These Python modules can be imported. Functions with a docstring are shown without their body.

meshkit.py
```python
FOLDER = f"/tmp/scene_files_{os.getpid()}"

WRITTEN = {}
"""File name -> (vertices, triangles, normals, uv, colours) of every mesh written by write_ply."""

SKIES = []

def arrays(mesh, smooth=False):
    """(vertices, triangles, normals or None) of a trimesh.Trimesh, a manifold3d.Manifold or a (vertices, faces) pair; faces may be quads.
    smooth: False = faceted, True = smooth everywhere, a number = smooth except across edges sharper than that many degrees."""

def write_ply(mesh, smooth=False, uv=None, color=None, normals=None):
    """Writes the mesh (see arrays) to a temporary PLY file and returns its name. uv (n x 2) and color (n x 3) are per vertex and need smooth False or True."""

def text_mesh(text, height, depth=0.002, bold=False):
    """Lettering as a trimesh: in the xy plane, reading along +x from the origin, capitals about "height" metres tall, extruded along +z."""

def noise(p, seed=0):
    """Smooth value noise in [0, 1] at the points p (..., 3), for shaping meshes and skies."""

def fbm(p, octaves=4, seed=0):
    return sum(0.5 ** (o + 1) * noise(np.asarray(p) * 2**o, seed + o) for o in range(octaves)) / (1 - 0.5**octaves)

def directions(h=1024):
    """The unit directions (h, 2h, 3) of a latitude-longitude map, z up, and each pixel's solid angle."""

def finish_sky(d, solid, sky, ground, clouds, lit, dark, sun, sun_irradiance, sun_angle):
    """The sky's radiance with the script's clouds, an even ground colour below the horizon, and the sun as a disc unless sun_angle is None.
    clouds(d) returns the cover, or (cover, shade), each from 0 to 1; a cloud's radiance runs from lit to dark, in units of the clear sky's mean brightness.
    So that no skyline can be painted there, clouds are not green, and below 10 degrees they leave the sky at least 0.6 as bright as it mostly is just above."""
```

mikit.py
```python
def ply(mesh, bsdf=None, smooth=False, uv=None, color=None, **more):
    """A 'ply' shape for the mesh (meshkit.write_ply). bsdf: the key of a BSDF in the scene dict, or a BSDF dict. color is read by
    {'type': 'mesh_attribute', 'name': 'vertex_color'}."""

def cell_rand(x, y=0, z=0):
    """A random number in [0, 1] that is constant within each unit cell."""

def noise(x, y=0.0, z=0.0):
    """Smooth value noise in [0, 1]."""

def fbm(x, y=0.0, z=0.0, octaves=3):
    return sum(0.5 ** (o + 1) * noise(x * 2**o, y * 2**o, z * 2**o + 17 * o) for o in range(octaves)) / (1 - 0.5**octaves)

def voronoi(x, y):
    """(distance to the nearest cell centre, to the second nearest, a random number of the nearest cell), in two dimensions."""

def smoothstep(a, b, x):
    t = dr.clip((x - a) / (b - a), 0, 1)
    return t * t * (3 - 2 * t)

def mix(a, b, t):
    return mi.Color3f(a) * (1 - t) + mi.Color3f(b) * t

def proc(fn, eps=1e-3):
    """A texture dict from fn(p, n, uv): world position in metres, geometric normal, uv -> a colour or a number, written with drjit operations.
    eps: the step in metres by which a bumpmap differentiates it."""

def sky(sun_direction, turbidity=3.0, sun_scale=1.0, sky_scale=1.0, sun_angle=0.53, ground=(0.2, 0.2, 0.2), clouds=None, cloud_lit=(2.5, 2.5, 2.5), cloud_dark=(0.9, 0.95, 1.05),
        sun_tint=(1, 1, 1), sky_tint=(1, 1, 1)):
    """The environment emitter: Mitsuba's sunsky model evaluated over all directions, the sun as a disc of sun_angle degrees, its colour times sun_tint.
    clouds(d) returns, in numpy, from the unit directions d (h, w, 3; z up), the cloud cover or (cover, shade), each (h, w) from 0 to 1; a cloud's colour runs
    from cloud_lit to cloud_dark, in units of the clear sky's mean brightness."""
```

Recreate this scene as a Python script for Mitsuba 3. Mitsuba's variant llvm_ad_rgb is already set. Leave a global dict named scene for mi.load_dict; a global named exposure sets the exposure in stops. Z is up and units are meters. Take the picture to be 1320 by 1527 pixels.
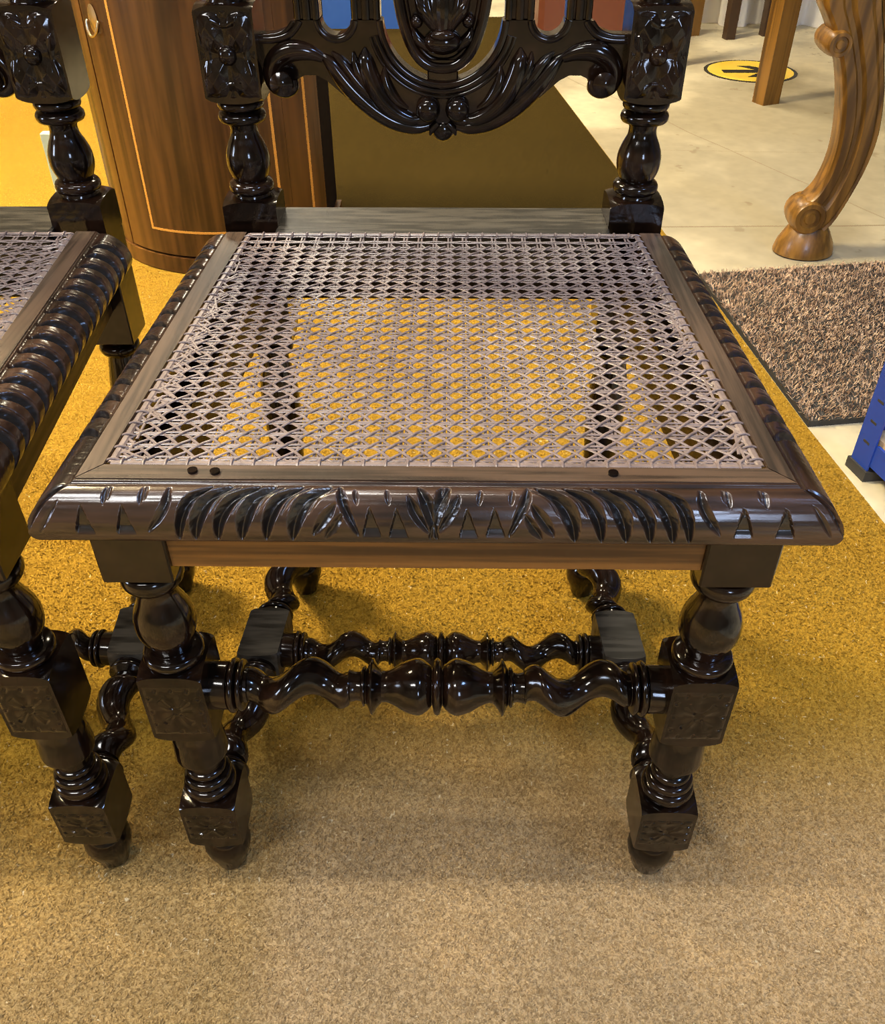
import math, numpy as np, trimesh, manifold3d as m3, mitsuba as mi, drjit as dr, mikit, meshkit
from mikit import proc, noise, fbm, cell_rand, voronoi, smoothstep, mix
from shapely.geometry import Polygon, LineString, Point
from shapely import contains_xy
T = mi.ScalarTransform4f
rng = np.random.default_rng(7)
scene, labels = {}, {}

# ------------------------------------------------------------------ camera, lamps, exposure
exposure = -0.26
PITCH, YAW, ROLL, F = 0.6836, -0.015, -0.0024, 1329.86
CAM = np.array([0.0104, -0.4213, 0.7431])
fw = np.array([math.sin(YAW) * math.cos(PITCH), math.cos(YAW) * math.cos(PITCH), -math.sin(PITCH)])
rt = np.array([math.cos(YAW), -math.sin(YAW), 0]); up0 = np.cross(rt, fw)
up = -math.sin(ROLL) * rt + math.cos(ROLL) * up0
scene['camera'] = {'type': 'perspective', 'fov': math.degrees(2 * math.atan(660 / F)), 'fov_axis': 'x', 'near_clip': 0.02,
                   'to_world': T().look_at(origin=CAM.tolist(), target=(CAM + fw).tolist(), up=up.tolist())}
CEIL = 2.7
# name, centre, half sizes, colour, radiance: fluorescent battens and square panels on the ceiling
LAMPS = [
    ('batten', (-0.40, -0.22), (0.50, 0.030), (1.0, 0.95, 0.86), 230),
    ('panel', (-1.30, -1.65), (0.60, 0.20), (1.0, 0.98, 0.95), 48),
    ('panel', (1.7, -1.1), (0.22, 0.22), (0.45, 0.75, 1.40), 44),
    ('panel', (-1.65, 1.30), (0.28, 0.28), (1.0, 0.81, 0.48), 250),
    ('panel', (0.35, 2.72), (0.25, 0.25), (1.0, 0.87, 0.62), 60),
    ('panel', (-1.0, 4.2), (0.35, 0.35), (1.0, 0.88, 0.66), 50),
]
# daylight through the frosted shop windows: name, wall, centre along the wall and height, half sizes, radiance
WINDOWS = [('window_1', 'front', (0.95, 1.40), (0.26, 0.42), (0.70, 0.90, 1.30), 24),
           ('window_2', 'left', (-0.75, 1.20), (0.28, 0.42), (0.78, 0.93, 1.22), 24)]

# ------------------------------------------------------------------ materials
def mat(key, **k):
    scene[key] = {'type': 'twosided', 'bsdf': {'type': 'principled', **k}}
def rgb(*c): return {'type': 'rgb', 'value': list(c)}
def bump(key, fn, scale, eps=5e-4, **k):
    scene[key] = {'type': 'twosided', 'bsdf': {'type': 'bumpmap', 'arbitrary': proc(fn, eps), 'scale': scale, 'bsdf': {'type': 'principled', **k}}}

def ebony_color(p, n, uv):
    a = fbm(p.x * 60, p.y * 60, p.z * 60, 3)
    return mix((0.003, 0.0016, 0.0011), (0.012, 0.0055, 0.003), smoothstep(.35, .75, a))
mat('ebony', base_color=proc(ebony_color), roughness=0.115, specular=0.42)

def worn(kx, ky):
    def f(p, n, uv):
        a = fbm(p.x * kx * .3, p.y * ky * .3, 2, 3); g = fbm(p.x * kx, p.y * ky, 5, 3)
        return mix((0.016, 0.0098, 0.0066), (0.082, 0.050, 0.032), smoothstep(.25, .75, a * .45 + g * .55))
    return f
mat('worn_wood', base_color=proc(worn(16, 330)), roughness=0.42, specular=0.4)
mat('worn_wood_side', base_color=proc(worn(330, 16)), roughness=0.42, specular=0.4)
bump('carved_wood', lambda p, n, uv: fbm(p.x * 30, p.y * 350, p.z * 350, 2), 0.0004, 3e-4, base_color={'type': 'mesh_attribute', 'name': 'vertex_color'}, roughness=0.22, specular=0.7)
def apron_color(p, n, uv):
    a = fbm(p.x * 10, p.y * 10, p.z * 190, 3)
    return mix((0.05, 0.021, 0.005), (0.22, 0.100, 0.022), smoothstep(.25, .75, a))
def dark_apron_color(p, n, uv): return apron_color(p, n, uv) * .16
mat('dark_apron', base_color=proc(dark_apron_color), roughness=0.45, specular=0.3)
mat('apron_wood', base_color=proc(apron_color), roughness=0.38, specular=0.5)
def grey_sheen_color(p, n, uv):  # grey reflection on the flat tops put into the base colour
    a = fbm(p.x * 30, p.y * 220, p.z * 60, 3)
    return mix((0.010, 0.0085, 0.0065), (0.045, 0.039, 0.030), smoothstep(.3, .7, a))
mat('grey_sheen_wood', base_color=proc(grey_sheen_color), roughness=0.38, specular=0.22)
def cane_color(p, n, uv):
    a = fbm(p.x * 90, p.y * 90, 0, 2); b = noise(p.x * 400, p.y * 400, p.z * 300)
    return mix((0.085, 0.060, 0.056), (0.235, 0.182, 0.170), a * .6 + b * .4)
mat('cane', base_color=proc(cane_color), roughness=0.33, specular=0.8)

def carpet_tint(p):
    big = fbm(p.x * 2.2, p.y * 2.2, 3, 3)
    pile = fbm(p.x * 520, p.y * 520, 1, 2); tuft = noise(p.x * 1100, p.y * 1100, 2)
    return big, pile * .55 + tuft * .45
def carpet_color(p, n, uv):
    big, t = carpet_tint(p)
    wear_and_light = smoothstep(.20, -.10, p.y + .25 * (big - .5) - .12 * p.x) * (.58 + .34 * smoothstep(-.17, -.11, p.x + .01 * (t - .5)))  # tan at the front: wear, plus cooler light put into the colour
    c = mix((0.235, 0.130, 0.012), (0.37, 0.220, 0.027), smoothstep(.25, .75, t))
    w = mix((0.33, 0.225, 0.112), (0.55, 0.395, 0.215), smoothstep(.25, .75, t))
    lint = smoothstep(.93, .97, noise(p.x * 330 + 7, p.y * 330, 4))
    return mix(mix(c, w, wear_and_light) * (.86 + .28 * big), (.85, .75, .5), lint * .45)
def carpet_h(p, n, uv): return fbm(p.x * 420, p.y * 420, 0, 2)
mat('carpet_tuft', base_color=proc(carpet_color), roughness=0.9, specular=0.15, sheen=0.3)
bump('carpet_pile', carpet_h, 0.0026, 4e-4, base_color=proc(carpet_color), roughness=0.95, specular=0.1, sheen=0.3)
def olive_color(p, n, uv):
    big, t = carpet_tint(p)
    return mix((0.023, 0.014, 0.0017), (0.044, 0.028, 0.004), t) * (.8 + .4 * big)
mat('olive_tone', base_color=proc(olive_color), roughness=0.95, specular=0.1)
def concrete_color(p, n, uv):
    a = fbm(p.x * 3, p.y * 3, 0, 4); s = fbm(p.x * 40, p.y * 40, 5, 3)
    c = mix((0.33, 0.29, 0.20), (0.55, 0.49, 0.345), smoothstep(.3, .68, a))
    c = c * (.9 + .2 * s)
    wob = .02 * (noise(p.x * 6, p.y * 6, 8) - .5)
    joint = dr.abs(p.y - 1.475 - .03 * p.x + wob * .2)
    crack = dr.abs(p.y - 1.47 + 2.1 * (p.x - 1.0) + wob * 2) / 2.3
    crack2 = dr.abs(p.y - 2.02 + .05 * (p.x - .6) + wob)
    line = dr.maximum(smoothstep(.005, .0015, joint), dr.maximum(smoothstep(.004, .001, crack) * .7, smoothstep(.004, .001, crack2) * .4))
    spot = smoothstep(.86, .93, noise(p.x * 19, p.y * 19, 3)) * smoothstep(.5, .8, noise(p.x * 90, p.y * 90, 5))
    return mix(c, (0.22, 0.17, 0.10), dr.maximum(line * .7, spot * .5))
mat('concrete', base_color=proc(concrete_color), roughness=0.5, specular=0.35)
def mat_color(p, n, uv):
    a = noise(p.x * 170, p.y * 170, p.z * 170); b = fbm(p.x * 12, p.y * 12, 0, 2)
    return mix((0.22, 0.140, 0.092), (0.58, 0.42, 0.29), smoothstep(.2, .85, a)) * (.75 + .5 * b)
mat('coir', base_color=proc(mat_color), roughness=0.9, specular=0.15)
def mahogany_color(p, n, uv):
    w = fbm(p.x * 7, p.y * 7, p.z * 1.3, 3)
    g = fbm(p.x * 75, p.y * 75, p.z * 3.5 + w * 3, 3)
    return mix(mix((0.024, 0.0085, 0.003), (0.125, 0.050, 0.0115), smoothstep(.3, .75, g * .6 + w * .4)), (0.18, 0.083, 0.019), smoothstep(.5, .75, w) * .5)
mat('mahogany', base_color=proc(mahogany_color), roughness=0.3, specular=0.5, clearcoat=0.35, clearcoat_gloss=0.9)
mat('inlay', base_color=rgb(0.62, 0.30, 0.055), roughness=0.35, specular=0.5)
mat('shaded_gap', base_color=rgb(0.008, 0.004, 0.003), roughness=0.8, specular=0.15)  # near-black: real door gap, and shade put into the cabinet side
mat('brass', base_color=rgb(0.62, 0.50, 0.30), metallic=1.0, roughness=0.3)
def oak_color(p, n, uv):
    w = fbm(p.x * 9, p.y * 9, p.z * 2.5, 2); g = fbm(p.x * 85, p.y * 85, p.z * 6 + w * 4, 3)
    return mix((0.065, 0.028, 0.004), (0.25, 0.118, 0.018), smoothstep(.25, .75, g * .7 + w * .3))
mat('oak', base_color=proc(oak_color), roughness=0.33, specular=0.5, clearcoat=0.4, clearcoat_gloss=0.9)
mat('walnut', base_color=rgb(0.045, 0.022, 0.010), roughness=0.4)
mat('blue_steel', base_color=rgb(0.012, 0.050, 0.33), roughness=0.35, specular=0.5)
mat('blue_plastic', base_color=rgb(0.03, 0.10, 0.38), roughness=0.4, specular=0.5)
mat('black_rubber', base_color=rgb(0.03, 0.03, 0.03), roughness=0.6)
def chip_color(p, n, uv):
    return mix((0.50, 0.33, 0.17), (0.72, 0.55, 0.34), noise(p.x * 150, p.y * 150, p.z * 150))
mat('chipboard', base_color=proc(chip_color), roughness=0.6)
mat('white_cloth', base_color=rgb(0.88, 0.86, 0.80), roughness=0.8, specular=0.2)
mat('red_leather', base_color=rgb(0.13, 0.036, 0.016), roughness=0.4, specular=0.5)
mat('dark_red', base_color=rgb(0.16, 0.012, 0.015), roughness=0.6)
mat('sage_paint', base_color=rgb(0.40, 0.50, 0.42), roughness=0.5)
mat('sticker_yellow', base_color=rgb(0.92, 0.64, 0.07), roughness=0.35)
mat('sticker_black', base_color=rgb(0.02, 0.018, 0.012), roughness=0.4)
mat('wall_paint', base_color=rgb(0.26, 0.22, 0.16), roughness=0.8, specular=0.2)
mat('lit_wall_paint', base_color=rgb(0.33, 0.30, 0.25), roughness=0.8, specular=0.2)  # unseen back wall lightened as if lamp-lit, to reflect in the seat rail
mat('ceiling_paint', base_color=rgb(0.42, 0.41, 0.39), roughness=0.9, specular=0.1)
mat('white_metal', base_color=rgb(0.8, 0.8, 0.8), roughness=0.5)

# ------------------------------------------------------------------ mesh helpers
cat = trimesh.util.concatenate
def tm(man):
    m = man.to_mesh(); return trimesh.Trimesh(m.vert_properties[:, :3], m.tri_verts, process=False)
def mf(mesh):
    return m3.Manifold(m3.Mesh(np.asarray(mesh.vertices, np.float32), np.asarray(mesh.faces, np.uint32)))
def box(x0, x1, y0, y1, z0, z1, b=0.0):
    if b <= 0:
        m = trimesh.creation.box((x1 - x0, y1 - y0, z1 - z0))
    else:
        h = np.array([(x1 - x0) / 2, (y1 - y0) / 2, (z1 - z0) / 2]); pts = []
        for s in np.ndindex(2, 2, 2):
            s = np.array(s) * 2 - 1
            for k in range(3):
                q = h - b; q[k] = h[k]; pts.append(s * q)
        m = trimesh.convex.convex_hull(np.array(pts))
    m.apply_translation(((x0 + x1) / 2, (y0 + y1) / 2, (z0 + z1) / 2)); return m
def hullbox(pts): return trimesh.convex.convex_hull(np.array(pts, float))
def grid_faces(nu, nv, close_v=False):
    i, j = np.meshgrid(np.arange(nu - 1), np.arange(nv if close_v else nv - 1), indexing='ij')
    j2 = (j + 1) % nv
    a, b, c, d = i * nv + j, (i + 1) * nv + j, (i + 1) * nv + j2, i * nv + j2
    return np.vstack([np.stack([a, b, c], -1).reshape(-1, 3), np.stack([a, c, d], -1).reshape(-1, 3)])
def loft(rings):
    """closed surface through rings (n, k, 3), capped"""
    rings = np.asarray(rings, float); n, k, _ = rings.shape
    v = np.vstack([rings.reshape(-1, 3), rings[0].mean(0), rings[-1].mean(0)])
    f = grid_faces(n, k, True); j = np.arange(k); j2 = (j + 1) % k
    f = np.vstack([f, np.stack([j, j2, np.full(k, n * k)], 1), np.stack([(n - 1) * k + j2, (n - 1) * k + j, np.full(k, n * k + 1)], 1)])
    m = trimesh.Trimesh(v, f, process=False)
    if m.volume < 0: m.invert()
    return m
def lathe(prof, n=36, centre=(0, 0)):
    """prof: (r, z) pairs upwards"""
    p = np.array(prof, float); a = np.arange(n) / n * 2 * np.pi
    return loft(np.stack([np.stack([centre[0] + r * np.cos(a), centre[1] + r * np.sin(a), a * 0 + z], -1) for r, z in p]))
def bead(z, h, r0, r1, n=9):
    """half-round ring from z-h to z+h, radius r0 at the edges and r1 in the middle"""
    t = np.linspace(-1, 1, n); return [(r0 + (r1 - r0) * math.sqrt(max(0, 1 - u * u)), z + h * u) for u in t]
def spline(pts, n=8):
    """Catmull-Rom through the points"""
    p = np.array(pts, float); p = np.vstack([2 * p[0] - p[1], p, 2 * p[-1] - p[-2]]); out = []
    for i in range(1, len(p) - 2):
        for t in np.linspace(0, 1, n, endpoint=False):
            a, b, c, d = p[i - 1:i + 3]
            out.append(.5 * (2 * b + (c - a) * t + (2 * a - 5 * b + 4 * c - d) * t * t + (3 * b - a - 3 * c + d) * t ** 3))
    out.append(p[-2]); return np.array(out)
def tube(path, radii, k=10, flat=1.0, up=(0, 1, 0)):
    """tube along a path with a radius at each point; flat squashes it along up"""
    path = np.asarray(path, float); r = np.broadcast_to(radii, (len(path),)); t = np.gradient(path, axis=0)
    t /= np.linalg.norm(t, axis=1, keepdims=True) + 1e-12; u = np.asarray(up, float); a = np.arange(k) / k * 2 * np.pi; rings = []
    for p, d, q in zip(path, t, r):
        s = np.cross(d, u); s /= np.linalg.norm(s) + 1e-12; w = np.cross(s, d)
        rings.append(p + q * (np.cos(a)[:, None] * s + flat * np.sin(a)[:, None] * w))
    return loft(rings)
def stroke(pts, r, y, flat=.6, n=8, k=10):
    """carved ridge in the xz plane on a face at depth y; r given at the points"""
    p = spline(pts, n); rr = spline(np.stack([r, r], 1), n)[:, 0]
    return tube(np.stack([p[:, 0], np.full(len(p), y), p[:, 1]], 1), np.maximum(rr, .0003), k, flat)
def ball(c, r, sub=2, scale=(1, 1, 1)):
    m = trimesh.creation.icosphere(sub, 1.0); m.vertices = m.vertices * np.array(scale) * r + np.array(c); return m
def move(m, R=None, t=(0, 0, 0)):
    m = m.copy(); M = np.eye(4)
    if R is not None: M[:3, :3] = R
    M[:3, 3] = t; m.apply_transform(M); return m
def mirror(m, ax=0, at=0.0):
    m = m.copy(); m.vertices[:, ax] = 2 * at - m.vertices[:, ax]; m.invert(); return m
ROTX = np.array([[0, 0, 1], [0, 1, 0], [-1, 0, 0]], float)      # lathe axis z -> x
ROTY = np.array([[1, 0, 0], [0, 0, 1], [0, -1, 0]], float)      # z -> y
def turned_block(w, d, z0, z1, sh, c=(0, 0), n=48):
    """square block whose ends are turned: the square prism cut by a lathe form, which leaves arched shoulders"""
    R = math.hypot(w, d) / 2 * 1.03; ri = min(w, d) / 2 * .80
    pr = [(ri, z0)] + [(ri + (R - ri) * math.sin(t), z0 + sh * (1 - math.cos(t))) for t in np.linspace(.15, 1.5, 7)]
    pr += [(a, z0 + z1 - b) for a, b in pr[::-1]]
    l = mf(lathe(pr, n)); b = m3.Manifold.cube((w, d, z1 - z0 + .01), True).translate((0, 0, (z0 + z1) / 2))
    m = tm(l ^ b); m.apply_translation((c[0], c[1], 0)); return m
def rosette(w, h, relief, kind, nu=44, nv=54):
    """carved flower as a closed plate in the xz plane, its face towards -y"""
    u, v = np.meshgrid(np.linspace(-1, 1, nu), np.linspace(-1, 1, nv), indexing='ij')
    r = np.hypot(u, v); a, b = (u + v) / math.sqrt(2), (u - v) / math.sqrt(2)
    if kind == 'bold':
        th = np.arctan2(v, u); ph = np.abs((th / (np.pi / 2) - .5) - np.round(th / (np.pi / 2) - .5)) * 2     # 0 on a diagonal, 1 between
        ends = np.clip((1.22 - r) * 3.5, 0, 1); hgt = .12 + .78 * np.clip(1 - ph * 1.25, 0, 1) ** .8 * ends * np.clip((r - .2) * 3, 0, 1) + .18 * np.clip(ph - .8, 0, 1) * 5 * np.clip((r - .5) * 3, 0, 1)
        hgt += .22 * np.cos(14 * np.maximum(np.abs(u), np.abs(v)) + 4 * ph) * (np.maximum(np.abs(u), np.abs(v)) > .62) * (ph > .35)
        rb_ = np.hypot(u, v * h / w); hgt = np.where(rb_ < .32, 1.25 * np.sqrt(np.clip(1 - (rb_ / .32) ** 2, 0, 1)) + .3, hgt)
    else:
        th = np.arctan2(v, u)
        hgt = .5 + .35 * np.cos(4 * th + math.pi) * np.clip((r - .12) * 4, 0, 1) * np.clip((.8 - r) * 4, 0, 1) - .5 * np.exp(-((np.abs(np.sin(2 * th)) - 1) / .06) ** 2) * (r < .7) * (r > .15)
        hgt -= 1.1 * np.exp(-(r / .13) ** 2)
        for k in (-.55, 0, .55):                                    # small chisel nicks along the edges
            for s in (-1, 1):
                hgt -= .9 * np.exp(-((u - s * .86) / .07) ** 2 - ((v - k) / .05) ** 2) + .9 * np.exp(-((v - s * .86) / .07) ** 2 - ((u - k) / .05) ** 2)
    edge = np.clip((1 - np.maximum(np.abs(u), np.abs(v))) / .12, 0, 1); hgt = hgt * edge
    front = np.stack([u * w / 2, -relief * hgt - .0004, v * h / 2], -1).reshape(-1, 3); back = front.copy(); back[:, 1] = .0015
    n = nu * nv; f = grid_faces(nu, nv); rim = np.concatenate([np.arange(nv), np.arange(1, nu) * nv + nv - 1, (nu - 1) * nv + np.arange(nv - 2, -1, -1), np.arange(nu - 2, 0, -1) * nv])
    r2 = np.roll(rim, -1); side = np.vstack([np.stack([rim, rim + n, r2 + n], 1), np.stack([rim, r2 + n, r2], 1)])
    m = trimesh.Trimesh(np.vstack([front, back]), np.vstack([f, f[:, ::-1] + n, side]), process=False)
    if m.volume < 0: m.invert()
    return m
def extrude_xz(poly, y0, y1):
    """polygon given in (x, z), extruded from y0 to y1"""
    m = trimesh.creation.extrude_polygon(poly, y1 - y0, engine='earcut'); v = m.vertices.copy()
    m.vertices = np.stack([v[:, 0], y0 + v[:, 2], v[:, 1]], 1)
    if m.volume < 0: m.invert()
    return m
def add(key, mesh, bsdf, smooth=35, world=None, **lab):
    d = mikit.ply(mesh, bsdf, smooth=smooth)
    if world is not None: d['to_world'] = world
    scene[key] = d
    if lab: labels[key] = {('category' if k == 'cat' else k): v for k, v in lab.items()}
    return d

# ------------------------------------------------------------------ the room
FZ = -0.006
def struct(key, mesh, bsdf): add(key, mesh, bsdf, False, kind='structure')
struct('floor', box(-3.6, 3.6, -3.2, 5.6, FZ - .1, FZ), 'concrete')
struct('ceiling', box(-3.6, 3.6, -3.2, 5.6, CEIL, CEIL + .1), 'ceiling_paint')
struct('wall_back', box(-3.6, 3.6, 5.6, 5.7, FZ - .1, CEIL + .1), 'lit_wall_paint')
struct('wall_front', box(-3.6, 3.6, -3.3, -3.2, FZ - .1, CEIL + .1), 'wall_paint')
struct('wall_left', box(-3.7, -3.6, -3.3, 5.7, FZ - .1, CEIL + .1), 'wall_paint')
struct('wall_right', box(3.6, 3.7, -3.3, 5.7, FZ - .1, CEIL + .1), 'wall_paint')
for i, (kind, (lx, ly), (hx, hy), col, L) in enumerate(LAMPS):
    k = 'ceiling_light' + (f'_{i:03d}' if i else '')
    add(k + '__housing', box(lx - hx - .02, lx + hx + .02, ly - hy - .02, ly + hy + .02, CEIL - .05, CEIL - .001, .004), 'white_metal', False)
    q = trimesh.Trimesh([[lx - hx, ly - hy, CEIL - .054], [lx + hx, ly - hy, CEIL - .054], [lx + hx, ly + hy, CEIL - .054], [lx - hx, ly + hy, CEIL - .054]], [[0, 2, 1], [0, 3, 2]], process=False)
    d = add(k + '__diffuser', q, 'white_metal', False); d['emitter'] = {'type': 'area', 'radiance': rgb(*[c * L for c in col])}
    labels[k] = {'label': ('long white fluorescent light batten' if kind == 'batten' else ('long' if hx > .5 else 'square') + ' white ceiling light panel') + ' on the ceiling ' + ('above the two carved chairs', 'behind the photographer to the left', 'behind the photographer to the right', 'in front of the mahogany cabinet', 'above the floor sticker', 'above the far wooden chest')[i], 'category': 'ceiling light', 'group': 'ceiling lights of the shop'}

for k, wall, (c, z), (hw_, hh_), col, L in WINDOWS:
    Rw = np.eye(3) if wall == 'front' else np.array([[0, 1, 0], [-1, 0, 0], [0, 0, 1]], float)   # built facing +y, then turned to face +x
    tw = (c, -3.2, z) if wall == 'front' else (-3.6, c, z)
    q = move(trimesh.Trimesh([[-hw_, .02, -hh_], [hw_, .02, -hh_], [hw_, .02, hh_], [-hw_, .02, hh_]], [[0, 2, 1], [0, 3, 2]], process=False), Rw, tw)
    d = add(k + '__pane', q, 'white_metal', False); d['emitter'] = {'type': 'area', 'radiance': rgb(*[v * L for v in col])}
    fr = [box(-hw_ - .05, hw_ + .05, .001, .05, s_ * (hh_ + .025) - .025, s_ * (hh_ + .025) + .025) for s_ in (-1, 1)] + [box(s_ * (hw_ + .025) - .025, s_ * (hw_ + .025) + .025, .001, .05, -hh_, hh_) for s_ in (-1, 1)]
    add(k + '__frame', move(cat(fr), Rw, tw), 'white_metal', False); labels[k] = {'kind': 'structure'}

CZ = -0.0026
# carpet with its bound edge along the concrete
ed = [(0.741, -3.1), (0.6335, -.02), (0.5724, .4774), (0.5402, .701), (.4843, 1.2273), (.4082, 1.9386), (.3293, 2.6278), (.20, 3.75)]
cp = Polygon(ed + [(-3.5, 3.75), (-3.5, -3.1)])
ol = Polygon([(-.75, 1.575), (-.235, 1.575), (-.235, 1.50), (.4515, 1.53), (.4082, 1.9386), (.3293, 2.6278), (.205, 3.74), (-.75, 3.74)])
def slab(poly, z0, z1):
    m = trimesh.creation.extrude_polygon(poly, z1 - z0, engine='earcut'); m.apply_translation((0, 0, z0)); return m
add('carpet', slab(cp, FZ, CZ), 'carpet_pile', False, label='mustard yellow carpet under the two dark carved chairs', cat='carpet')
def blades(pts, h0, h1, w0, w1, lean):
    n = len(pts); a = rng.random(n) * 2 * np.pi; d = np.stack([np.cos(a), np.sin(a)], 1); s = np.stack([-d[:, 1], d[:, 0]], 1); w = rng.uniform(w0, w1, n)[:, None] / 2; tip = pts + d * rng.uniform(.1, 1, n)[:, None] * lean; h = rng.uniform(h0, h1, n)
    v = np.stack([np.c_[pts - s * w, np.full(n, CZ - .0003)], np.c_[pts + s * w, np.full(n, CZ - .0003)], np.c_[tip + s * w * .8, CZ + h], np.c_[tip - s * w * .8, CZ + h]], 1).reshape(-1, 3); k = np.arange(n)[:, None] * 4
    nn = np.repeat(np.c_[d * .45, np.ones(n)], 4, 0); nn /= np.linalg.norm(nn, axis=1, keepdims=True)
    return {'type': 'ply', 'filename': meshkit.write_ply((v, np.vstack([k + [0, 1, 2], k + [0, 2, 3]])), normals=nn), 'face_normals': False, 'bsdf': {'type': 'ref', 'id': 'carpet_tuft'}}
def scatter(n, x0, x1, y0, y1):
    p = np.stack([rng.uniform(x0, x1, n), rng.uniform(y0, y1, n)], 1); return p[contains_xy(cp.buffer(-.002), p[:, 0], p[:, 1])]
tufts = np.vstack([scatter(150000, -.55, .62, -.42, .10), scatter(110000, -.75, .62, .10, .62), scatter(90000, -1.0, .55, .62, 1.5)])
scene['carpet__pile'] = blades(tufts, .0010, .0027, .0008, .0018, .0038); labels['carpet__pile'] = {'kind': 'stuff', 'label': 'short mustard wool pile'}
add('carpet_001', slab(ol.buffer(-.004), CZ + .0001, 0.0005), 'olive_tone', False, label='dark olive brown patch over the carpet behind the middle chair, beside the mahogany cabinet', cat='carpet')  # thin dark olive slab laid over the mustard carpet

# coir mat on the concrete, with real fibres
mo = np.array([.4875, 1.2273]); mu = np.array([.99, .1535]); mu /= np.linalg.norm(mu); mv = np.array([.0555, -.521]); ML = np.linalg.norm(mv); mv /= ML; MW = .95
corners = [mo, mo + mu * MW, mo + mu * MW + mv * ML, mo + mv * ML]
add('coir_mat__backing', slab(Polygon(corners), FZ, .004), 'black_rubber', False)
nf = 46000; ab = rng.random((nf, 2)) * [MW, ML]; base = mo + ab[:, :1] * mu + ab[:, 1:] * mv
an = rng.random(nf) * 2 * np.pi; lean = rng.uniform(.002, .009, nf); hh = rng.uniform(.006, .0115, nf); wd = rng.uniform(.0005, .0011, nf)
dx = np.stack([np.cos(an), np.sin(an)], 1); px = np.stack([-np.sin(an), np.cos(an)], 1)
b0, b1 = base - px * wd[:, None], base + px * wd[:, None]; tp = base + dx * lean[:, None]
V = np.stack([np.c_[b0, np.full(nf, .003)], np.c_[b1, np.full(nf, .003)], np.c_[tp + px * wd[:, None] * .8, hh], np.c_[tp - px * wd[:, None] * .8, hh]], 1).reshape(-1, 3)
k4 = np.arange(nf)[:, None] * 4
add('coir_mat__pile', trimesh.Trimesh(V, np.vstack([k4 + [0, 1, 2], k4 + [0, 2, 3]]), process=False), 'coir', False, kind='stuff', label='short brown coir bristles')
labels['coir_mat'] = {'label': 'brown bristly coir door mat lying on the cream concrete floor', 'category': 'door mat'}

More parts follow.
